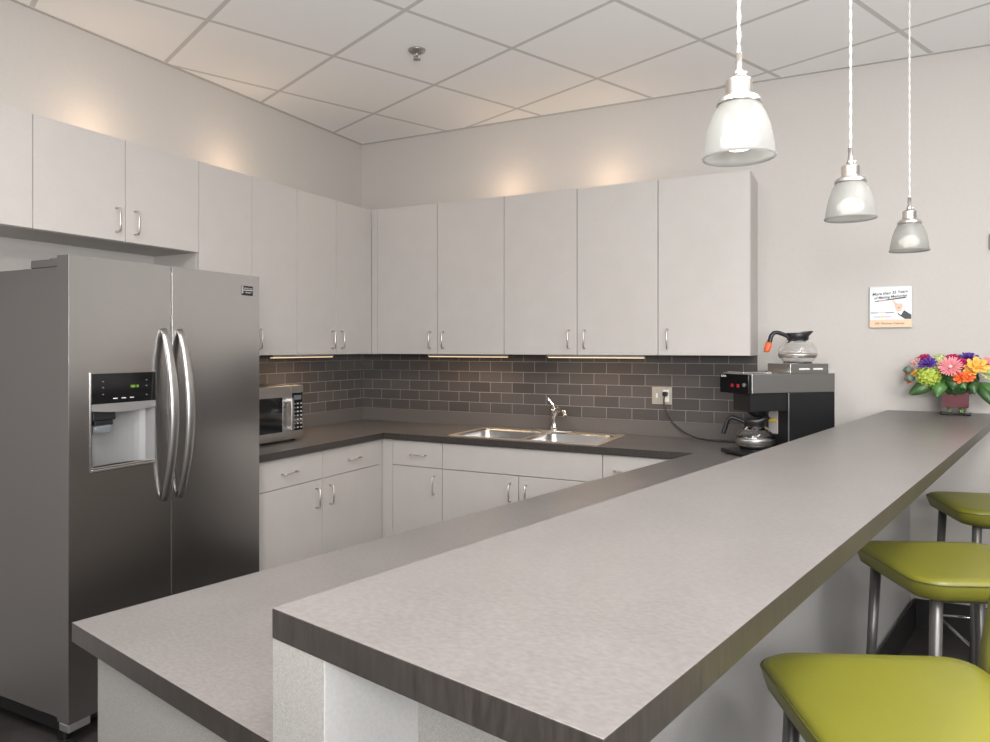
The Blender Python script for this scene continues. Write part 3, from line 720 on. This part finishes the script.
# ------------------------------------------------------------------ bar stools
def stool():
    t = thing('bar_stool', '', 'bar stool', (0, 0, 0), 0, 'green bar stools along the bar')
    SZ = .76; Th = .062
    hw, hd = .215, .205
    # outline with bulging front and sides
    def outline(s):
        pts = []
        base = rrect(-hw*s, hw*s, -hd*s, hd*s, .055*s, 6)
        for x, y in base:
            k = 1-abs(y)/hd*1.0
            if y < 0: y -= .044*(1-(x/(hw*s))**2)
            pts.append((x, y))
        return pts
    bm = bmesh.new(); rings = []
    for s, z in ((.88, SZ-Th), (.945, SZ-Th+.008), (.965, SZ-Th+.022), (1.0, SZ-.016), (.985, SZ-.006), (.94, SZ)):
        rings.append([bm.verts.new((x, y, z)) for x, y in outline(s)])
    nn = len(rings[0])
    for p_, q_ in zip(rings, rings[1:]):
        for i in range(nn): j = (i+1) % nn; bm.faces.new((p_[i], p_[j], q_[j], q_[i]))
    cur = rings[-1]
    for s, dz in ((.80, .0015), (.6, .001), (.35, -.001)):
        nx = [bm.verts.new((x, y, SZ+dz)) for x, y in outline(s)]
        for i in range(nn): j = (i+1) % nn; bm.faces.new((cur[i], cur[j], nx[j], nx[i]))
        cur = nx
    bm.faces.new(cur); bm.faces.new(rings[0][::-1])
    bmesh.ops.recalc_face_normals(bm, faces=bm.faces)
    seat = obj('seat', bm, 'green', t, smooth=True)
    bm = bmesh.new(); P = [(x, y, SZ-.011) for x, y in outline(1.0)]; P.append(P[0]); tube(bm, P, .0022, 6, cap=False); obj('piping', bm, mat('green_piping', (.10, .10, .015), .4), seat, smooth=True)
    # backrest: low curved pad behind the seat
    bm = bmesh.new(); nX, nZ = 12, 8; F, K = [], []
    for i in range(nX+1):
        u = -1+2*i/nX; x = .20*u; F.append([]); K.append([])
        for j in range(nZ+1):
            v = j/nZ; z = SZ-.045+.30*v
            y = hd+.016+.05*v-.02*(1-u*u)*0+.018*(1-u*u)
            th_ = .016*(1-.6*abs(u)**6)*(1-.5*abs(2*v-1)**6)+.004
            sx = x*(1-.06*v**3)
            F[-1].append(bm.verts.new((sx, y-th_, z))); K[-1].append(bm.verts.new((sx, y+th_, z)))
    for i in range(nX):
        for j in range(nZ):
            bm.faces.new((F[i][j], F[i+1][j], F[i+1][j+1], F[i][j+1])); bm.faces.new((K[i][j], K[i][j+1], K[i+1][j+1], K[i+1][j]))
    for i in range(nX): bm.faces.new((F[i][0], K[i][0], K[i+1][0], F[i+1][0])); bm.faces.new((F[i][nZ], F[i+1][nZ], K[i+1][nZ], K[i][nZ]))
    for j in range(nZ): bm.faces.new((F[0][j], F[0][j+1], K[0][j+1], K[0][j])); bm.faces.new((F[nX][j], K[nX][j], K[nX][j+1], F[nX][j+1]))
    bmesh.ops.recalc_face_normals(bm, faces=bm.faces)
    obj('backrest', bm, 'green', t, smooth=True)
    fr_ = bmesh.new(); box(fr_, -.165, .165, -.16, .16, SZ-Th-.012, SZ-Th+.0); obj('seat_frame', fr_, 'leg', t, bevel=.003)
    ft = []
    for sx in (-1, 1):
        for sy in (-1, 1):
            p0 = Vector((sx*.168, sy*.158, SZ-Th)); p1_ = Vector((sx*.190, sy*.185, 0))
            bm = bmesh.new(); tube(bm, [p0, p0.lerp(p1_, .5), p1_], [.0165, .0145, .0125], 14); obj('leg', bm, 'leg', t, smooth=True)
            ft.append(p0.lerp(p1_, .68)); ft.append(p0.lerp(p1_, .50))
    bm = bmesh.new(); lo = [ft[0], ft[4], ft[6], ft[2]]
    for i in range(4): tube(bm, [lo[i], lo[(i+1) % 4]], .0065, 10)
    obj('footrest', bm, 'chrome', t, smooth=True)
    bm = bmesh.new(); tube(bm, [ft[1]+Vector((0, 0, .02)), ft[7]-Vector((0, 0, .02))], .004, 8); tube(bm, [ft[5]+Vector((0, 0, .012)), ft[3]+Vector((0, 0, -.028))], .004, 8)
    obj('cross_brace', bm, 'chrome', t, smooth=True)
    return t
st0 = stool()
# corner A (bar frame) and yaw of each stool
labs = ['green bar stool nearest the viewer with the bottom of its seat cut off', 'green bar stool in the middle of the row tucked under the bar', 'green bar stool farthest away, nearest the far wall']
d1 = (.405, -.914); d2 = (.914, .405)
for i, (a, b, dr_) in enumerate(((2.575, .250, 0), (1.50, .190, R(0)), (.40, .236, R(-10)))):
    o = st0 if i == 0 else copy_tree(st0)
    A = bw(a, b); q_ = R(-66.1)+dr_; d1 = (math.cos(q_), math.sin(q_)); d2 = (-math.sin(q_), math.cos(q_))
    o.location = (A[0]+.20*d1[0]+.20*d2[0], A[1]+.20*d1[1]+.20*d2[1], 0); o.rotation_euler = (0, 0, R(-66.1)+dr_)
    o['label'] = labs[i]

# ------------------------------------------------------------------ wall plaque
pl = thing('wall_plaque', 'small square printed plaque with a pointing hand hung on the far wall', 'plaque', (3.2515, -.001, 1.59))
obj('panel', B(-.0915, .0915, -.016, 0, -.102, .102), mat('plaque_print', (.50, .535, .545), .3), pl, bevel=.001)
M['peach'] = mat('plaque_peach', (.62, .44, .28), .4); M['ink'] = mat('plaque_ink', (.02, .02, .025), .5); M['brown'] = mat('plaque_brown', (.25, .11, .06), .5)
M['skin'] = mat('plaque_skin', (.75, .42, .33), .5); M['pinkink'] = mat('plaque_pink', (.55, .12, .2), .5); M['blueink'] = mat('plaque_blue', (.35, .45, .55), .5); M['mag'] = mat('plaque_magenta', (.7, .3, .55), .5)
obj('footer_band', B(-.0910, .0910, -.0165, -.016, -.1015, -.063), 'peach', pl)
def ptxt(n, s, size, x, z, m, rot=0, shear=.25): text(n, s, size, Matrix.Translation((x, -.0168, z)) @ FRONT @ Matrix.Rotation(rot, 4, 'Z'), m, pl, .0002, 'CENTER', shear)
ptxt('lettering', 'More than 35 Years', .0190, -.003, .064, 'ink', R(5)); ptxt('lettering', 'of Making Memories', .0175, .000, .045, 'ink', R(5))
ptxt('footer_lettering', '2021 Business Calendar', .0135, -.004, -.086, 'brown', 0, 0)
def poly(name, pts, m, y=-.0168):
    bm = bmesh.new(); f = [bm.verts.new((x, y, z)) for x, z in pts]; g_ = [bm.verts.new((x, y-.0003, z)) for x, z in pts]
    bm.faces.new(f); bm.faces.new(g_[::-1])
    for i in range(len(f)): j = (i+1) % len(f); bm.faces.new((f[i], g_[i], g_[j], f[j]))
    bmesh.ops.recalc_face_normals(bm, faces=bm.faces); return obj(name, bm, m, pl)
poly('underline', [(-.070, .026), (.060, .042), (.072, .047), (.060, .049), (.02, .043), (-.065, .031)], 'ink')
poly('underline_accent', [(-.050, .0300), (-.02, .0330), (-.02, .0365), (-.050, .0335)], 'pinkink', -.0172)
poly('hand_drawing', [(.006, .036), (.012, .037), (.024, .020), (.034, .016), (.046, .018), (.052, .008), (.051, -.008), (.044, -.022), (.034, -.026), (.025, -.018), (.019, -.004), (.018, .010)], 'skin')
poly('mouth_line', [(.030, -.004), (.042, -.003), (.040, -.007), (.032, -.007)], 'brown', -.0173)
poly('cuff_drawing', [(.034, -.026), (.044, -.022), (.056, -.018), (.044, -.042), (.030, -.036)], 'white')
poly('sleeve_drawing', [(.058, -.017), (.089, -.040), (.089, -.061), (.062, -.061), (.030, -.036), (.033, -.030), (.045, -.042)], 'ink', -.0173)
poly('rule_line', [(-.085, -.026), (-.055, -.027), (-.055, -.030), (-.085, -.031)], mat('grey_ink', (.2, .2, .21), .5))
poly('rule_line', [(-.055, -.0245), (-.022, -.0245), (-.022, -.029), (-.055, -.029)], mat('pale_pink_ink', (.62, .45, .47), .5))
poly('rule_line', [(-.022, -.027), (.015, -.026), (.015, -.030), (-.022, -.031)], mat('dark_ink', (.12, .12, .13), .5))
poly('colour_line', [(-.075, -.046), (-.040, -.046), (-.040, -.052), (-.075, -.052)], 'blueink'); poly('colour_line', [(-.040, -.044), (-.028, -.044), (-.028, -.053), (-.040, -.053)], 'yellow'); poly('colour_line', [(-.026, -.046), (.002, -.046), (.002, -.052), (-.026, -.052)], 'mag')
# small grey wall device at the right edge
o = obj('wall_thermostat', B(3.657, 3.73, -.018, -.0005, 1.851, 1.926), mat('device_grey', (.25, .25, .26), .5), bevel=.003); tag(o, 'small grey device on the far wall at the right edge of the photo', 'thermostat')

# ------------------------------------------------------------------ ceiling sprinkler
sp_ = thing('sprinkler_head', 'small metal fire sprinkler in the ceiling tile', 'sprinkler', (1.22, -1.207, ZC))
bm = bmesh.new(); lathe(bm, [(0, 0), (.042, 0), (.040, -.006), (.030, -.012), (0, -.012)], 28); obj('escutcheon', bm, 'sprk', sp_, smooth=True)
bm = bmesh.new(); tube(bm, [(0, 0, -.01), (0, 0, -.03)], .008, 10); tube(bm, spline([(.008, 0, -.015), (.016, 0, -.03), (.004, 0, -.045)], 4), .003, 6); tube(bm, spline([(-.008, 0, -.015), (-.016, 0, -.03), (-.004, 0, -.045)], 4), .003, 6)
obj('frame', bm, 'sprk', sp_, smooth=True)
bm = bmesh.new(); lathe(bm, [(0, -.044), (.018, -.045), (.018, -.047), (0, -.048)], 16); obj('deflector', bm, 'sprk', sp_)

# ------------------------------------------------------------------ flower arrangement
random.seed(4)
VX, VY = 3.512, -.135
fl = thing('flower_arrangement', 'bright mixed bouquet in a square glass vase at the far end of the bar', 'flowers', (VX, VY, ZB), R(-8))
vw = .060
vb = bmesh.new(); T_ = .005; Hh = .135
box(vb, -vw, vw, -vw, vw, 0, .010)
for a_, b_, c_, d_ in ((-vw, -vw+T_, -vw, vw), (vw-T_, vw, -vw, vw), (-vw+T_, vw-T_, -vw, -vw+T_), (-vw+T_, vw-T_, vw-T_, vw)): box(vb, a_, b_, c_, d_, .010, Hh)
M['vglass'] = mat('vase_glass', (1, 1, 1), .02, 0, Transmission_Weight=1.0, IOR=1.36)
vase = obj('vase', vb, 'vglass', fl)
M['burg'] = mat('burgundy_wrap', (.12, .006, .018), .55)
obj('vase_lining', B(-vw+.010, vw-.010, -vw+.010, vw-.010, .036, Hh-.004), 'burg', vase)
M['stem'] = mat('green_stem', (.16, .28, .06), .5)
for k in range(9):
    x = random.uniform(-.035, .035); y = random.uniform(-.045, .02)
    bm = bmesh.new(); tube(bm, [(x, y, .012), (x+random.uniform(-.02, .02), y*.6, .036)], .0035, 6); obj('stem', bm, 'stem', fl, smooth=True)
def fm(n, c): M[n] = mat(n+'_petal', c, .55); return n
def fclean(v): return v
def flower(kind, name, x, y, z, r, m, m2=None, tilt=(-.9, 0)):
    """radial flower: rings of petals around local +Z, tilted towards the viewer"""
    bm = bmesh.new()
    if kind == 'daisy': rings = [(26, 1.0, .30, .12), (22, .80, .42, .11), (18, .58, .60, .10), (12, .36, .8, .09)]
    elif kind == 'ruffle': rings = [(9, 1.0, .15, .42), (8, .82, .42, .40), (7, .62, .75, .38), (5, .42, 1.05, .34)]
    else: rings = [(7, 1.0, .35, .5), (6, .72, .8, .45), (4, .45, 1.15, .4)]
    for k, (n, L, lift, wd) in enumerate(rings):
        for i in range(n):
            a = 2*math.pi*(i+.5*(k % 2))/n+random.uniform(-.06, .06); le = lift+random.uniform(-.08, .08)
            ca, sa = math.cos(a), math.sin(a); mid = []
            pts = [(0.05, .0, .35), (.45, .5, .9), (.8, .95, 1.0), (1.0, .8, .55)]
            prev = None
            for (t, _, w_) in pts:
                rr = r*L*t*math.cos(le*t); zz = r*L*t*math.sin(le*t)*1.0+.012*k*r*4
                hw_ = r*L*wd*w_*.55
                if kind == 'ruffle': zz += random.uniform(-.06, .06)*r
                A_ = bm.verts.new((rr*ca-hw_*sa, rr*sa+hw_*ca, zz+.1*hw_)); C_ = bm.verts.new((rr*ca, rr*sa, zz)); B_ = bm.verts.new((rr*ca+hw_*sa, rr*sa-hw_*ca, zz+.1*hw_))
                if prev: bm.faces.new((prev[0], A_, C_, prev[1])); bm.faces.new((prev[1], C_, B_, prev[2]))
                prev = (A_, C_, B_)
    o = obj(name, bm, m, fl, smooth=True)
    s = o.modifiers.new('solid', 'SOLIDIFY'); s.thickness = .0008
    o.matrix_local = Matrix.Translation((x, y, z)) @ Matrix.Rotation(-tilt[0]*-1, 4, 'X') @ Matrix.Rotation(tilt[1], 4, 'Y')
    if m2:
        bm = bmesh.new(); lathe(bm, [(0, r*.34), (r*.12, r*.33), (r*.18, r*.22), (0, r*.1)], 14); obj('flower_centre', bm, m2, o, smooth=True)
    return o
def cluster(name, x, y, z, r, m, n=70, pr=.009):
    bm = bmesh.new()
    for i in range(n):
        t = (i+.5)/n; ph = math.acos(1-1.55*t); th_ = 2.4*i
        d = Vector((math.sin(ph)*math.cos(th_), math.sin(ph)*math.sin(th_), math.cos(ph)*.8)); q = d.normalized().to_track_quat('Z', 'Y').to_matrix().to_4x4()
        c_ = Matrix.Translation(d*r) @ q @ Matrix.Rotation(random.random(), 4, 'Z')
        for k in range(4):
            a = k*math.pi/2
            v = [bm.verts.new(c_ @ Vector(p)) for p in ((0, 0, 0), (pr*math.cos(a-.6), pr*math.sin(a-.6), .002), (pr*1.25*math.cos(a), pr*1.25*math.sin(a), .004), (pr*math.cos(a+.6), pr*math.sin(a+.6), .002))]
            bm.faces.new(v)
    bmesh.ops.create_icosphere(bm, subdivisions=2, radius=r*.86, matrix=Matrix.Diagonal((1, 1, .8, 1)))
    o = obj(name, bm, m, fl); o.matrix_local = Matrix.Translation((x, y, z)) @ Matrix.Rotation(R(35), 4, 'X'); return o
def leaf(x0, p1_, w_, m, bend=.02):
    bm = bmesh.new(); a = Vector(x0); b = Vector(p1_); d = b-a; L = d.length; n = 10
    side = d.cross(Vector((0, -1, .25))).normalized(); nor = side.cross(d).normalized(); rows = []
    for i in range(n+1):
        t = i/n; ww = w_*(math.sin(math.pi*min(1, t*.97+.03))**.75)*(1-.25*t); c_ = a+d*t+nor*bend*math.sin(math.pi*t)
        rows.append([bm.verts.new(c_-side*ww-nor*.15*ww), bm.verts.new(c_+nor*.1*ww), bm.verts.new(c_+side*ww-nor*.15*ww)])
    for p_, q_ in zip(rows, rows[1:]):
        bm.faces.new((p_[0], p_[1], q_[1], q_[0])); bm.faces.new((p_[1], p_[2], q_[2], q_[1]))
    o = obj('leaf', bm, m, fl, smooth=True); s = o.modifiers.new('solid', 'SOLIDIFY'); s.thickness = .0009; return o
fm('pink', (.80, .30, .33)); fm('palepink', (.80, .48, .47)); fm('purple', (.10, .035, .30)); fm('magenta', (.45, .01, .10)); fm('yellowf', (.85, .50, .10)); fm('orangef', (.80, .16, .04)); fm('lime', (.42, .52, .07)); fm('palegreen', (.55, .62, .28))
fm('centre', (.45, .30, .08)); M['leafd'] = mat('dark_leaf', (.035, .09, .025), .35); M['leafm'] = mat('mid_leaf', (.07, .18, .045), .35); M['euca'] = mat('eucalyptus_leaf', (.12, .17, .13), .5)
# green mass that holds the blooms
cluster('foliage', 0, .0, .165, .085, 'leafd', 90, .022)
flower('daisy', 'gerbera', -.018, -.085, .222, .052, 'pink', 'palepink', (1.15, 0))
flower('ruffle', 'lisianthus', -.108, -.055, .235, .042, 'purple', None, (.7, -.3)); flower('ruffle', 'carnation', -.128, -.005, .262, .030, 'magenta', None, (.5, -.3))
flower('ruffle', 'carnation', -.010, -.02, .262, .033, 'magenta', None, (.5, 0)); flower('ruffle', 'carnation', .028, -.065, .240, .028, 'magenta', None, (.9, .2)); flower('ruffle', 'lisianthus', .052, -.015, .262, .045, 'purple', None, (.4, .2))
flower('rose', 'rose', .082, -.065, .225, .050, 'yellowf', None, (.8, .3)); flower('rose', 'rose', .060, -.075, .212, .034, 'yellowf', None, (1.2, 0))
cluster('hydrangea', -.105, -.065, .180, .050, 'lime', 60, .010); cluster('chrysanthemum', -.062, -.01, .248, .034, 'palegreen', 40, .008)
flower('rose', 'rose', .022, -.095, .176, .032, 'orangef', None, (1.3, -.2)); flower('rose', 'rose', .048, -.09, .180, .030, 'orangef', None, (1.2, .3))
flower('ruffle', 'carnation', .128, -.055, .190, .036, 'palegreen', None, (.9, .4)); flower('daisy', 'gerbera', .125, -.01, .232, .045, 'pink', 'palepink', (.6, .7)); flower('rose', 'rose', .160, -.03, .178, .028, 'orangef', None, (.9, .8))
flower('ruffle', 'carnation', -.158, -.02, .240, .030, 'palepink', None, (.6, -.7)); flower('rose', 'rose', -.178, -.03, .190, .030, 'orangef', None, (1.0, -.7)); flower('rose', 'rose', -.182, -.04, .152, .016, 'orangef', None, (1.2, -.5))
flower('rose', 'rose', -.165, -.045, .190, .022, 'yellowf', None, (1.2, -.4))
leaf((-.165, -.05, .208), (-.212, -.06, .202), .020, 'euca'); leaf((-.160, -.06, .170), (-.205, -.07, .160), .022, 'euca')
leaf((-.07, -.05, .160), (-.185, -.09, .088), .036, 'leafd'); leaf((-.11, -.05, .145), (-.17, -.07, .095), .030, 'leafm'); leaf((-.055, -.06, .160), (-.070, -.11, .085), .036, 'leafm')
leaf((.075, -.04, .155), (.155, -.09, .040), .026, 'leafd'); leaf((.085, -.04, .150), (.18, -.07, .095), .026, 'leafm'); leaf((.06, -.05, .160), (.075, -.10, .100), .024, 'leafd'); leaf((.0, -.06, .165), (-.01, -.10, .120), .035, 'leafd'); leaf((.01, -.05, .165), (.04, -.095, .125), .03, 'leafm')
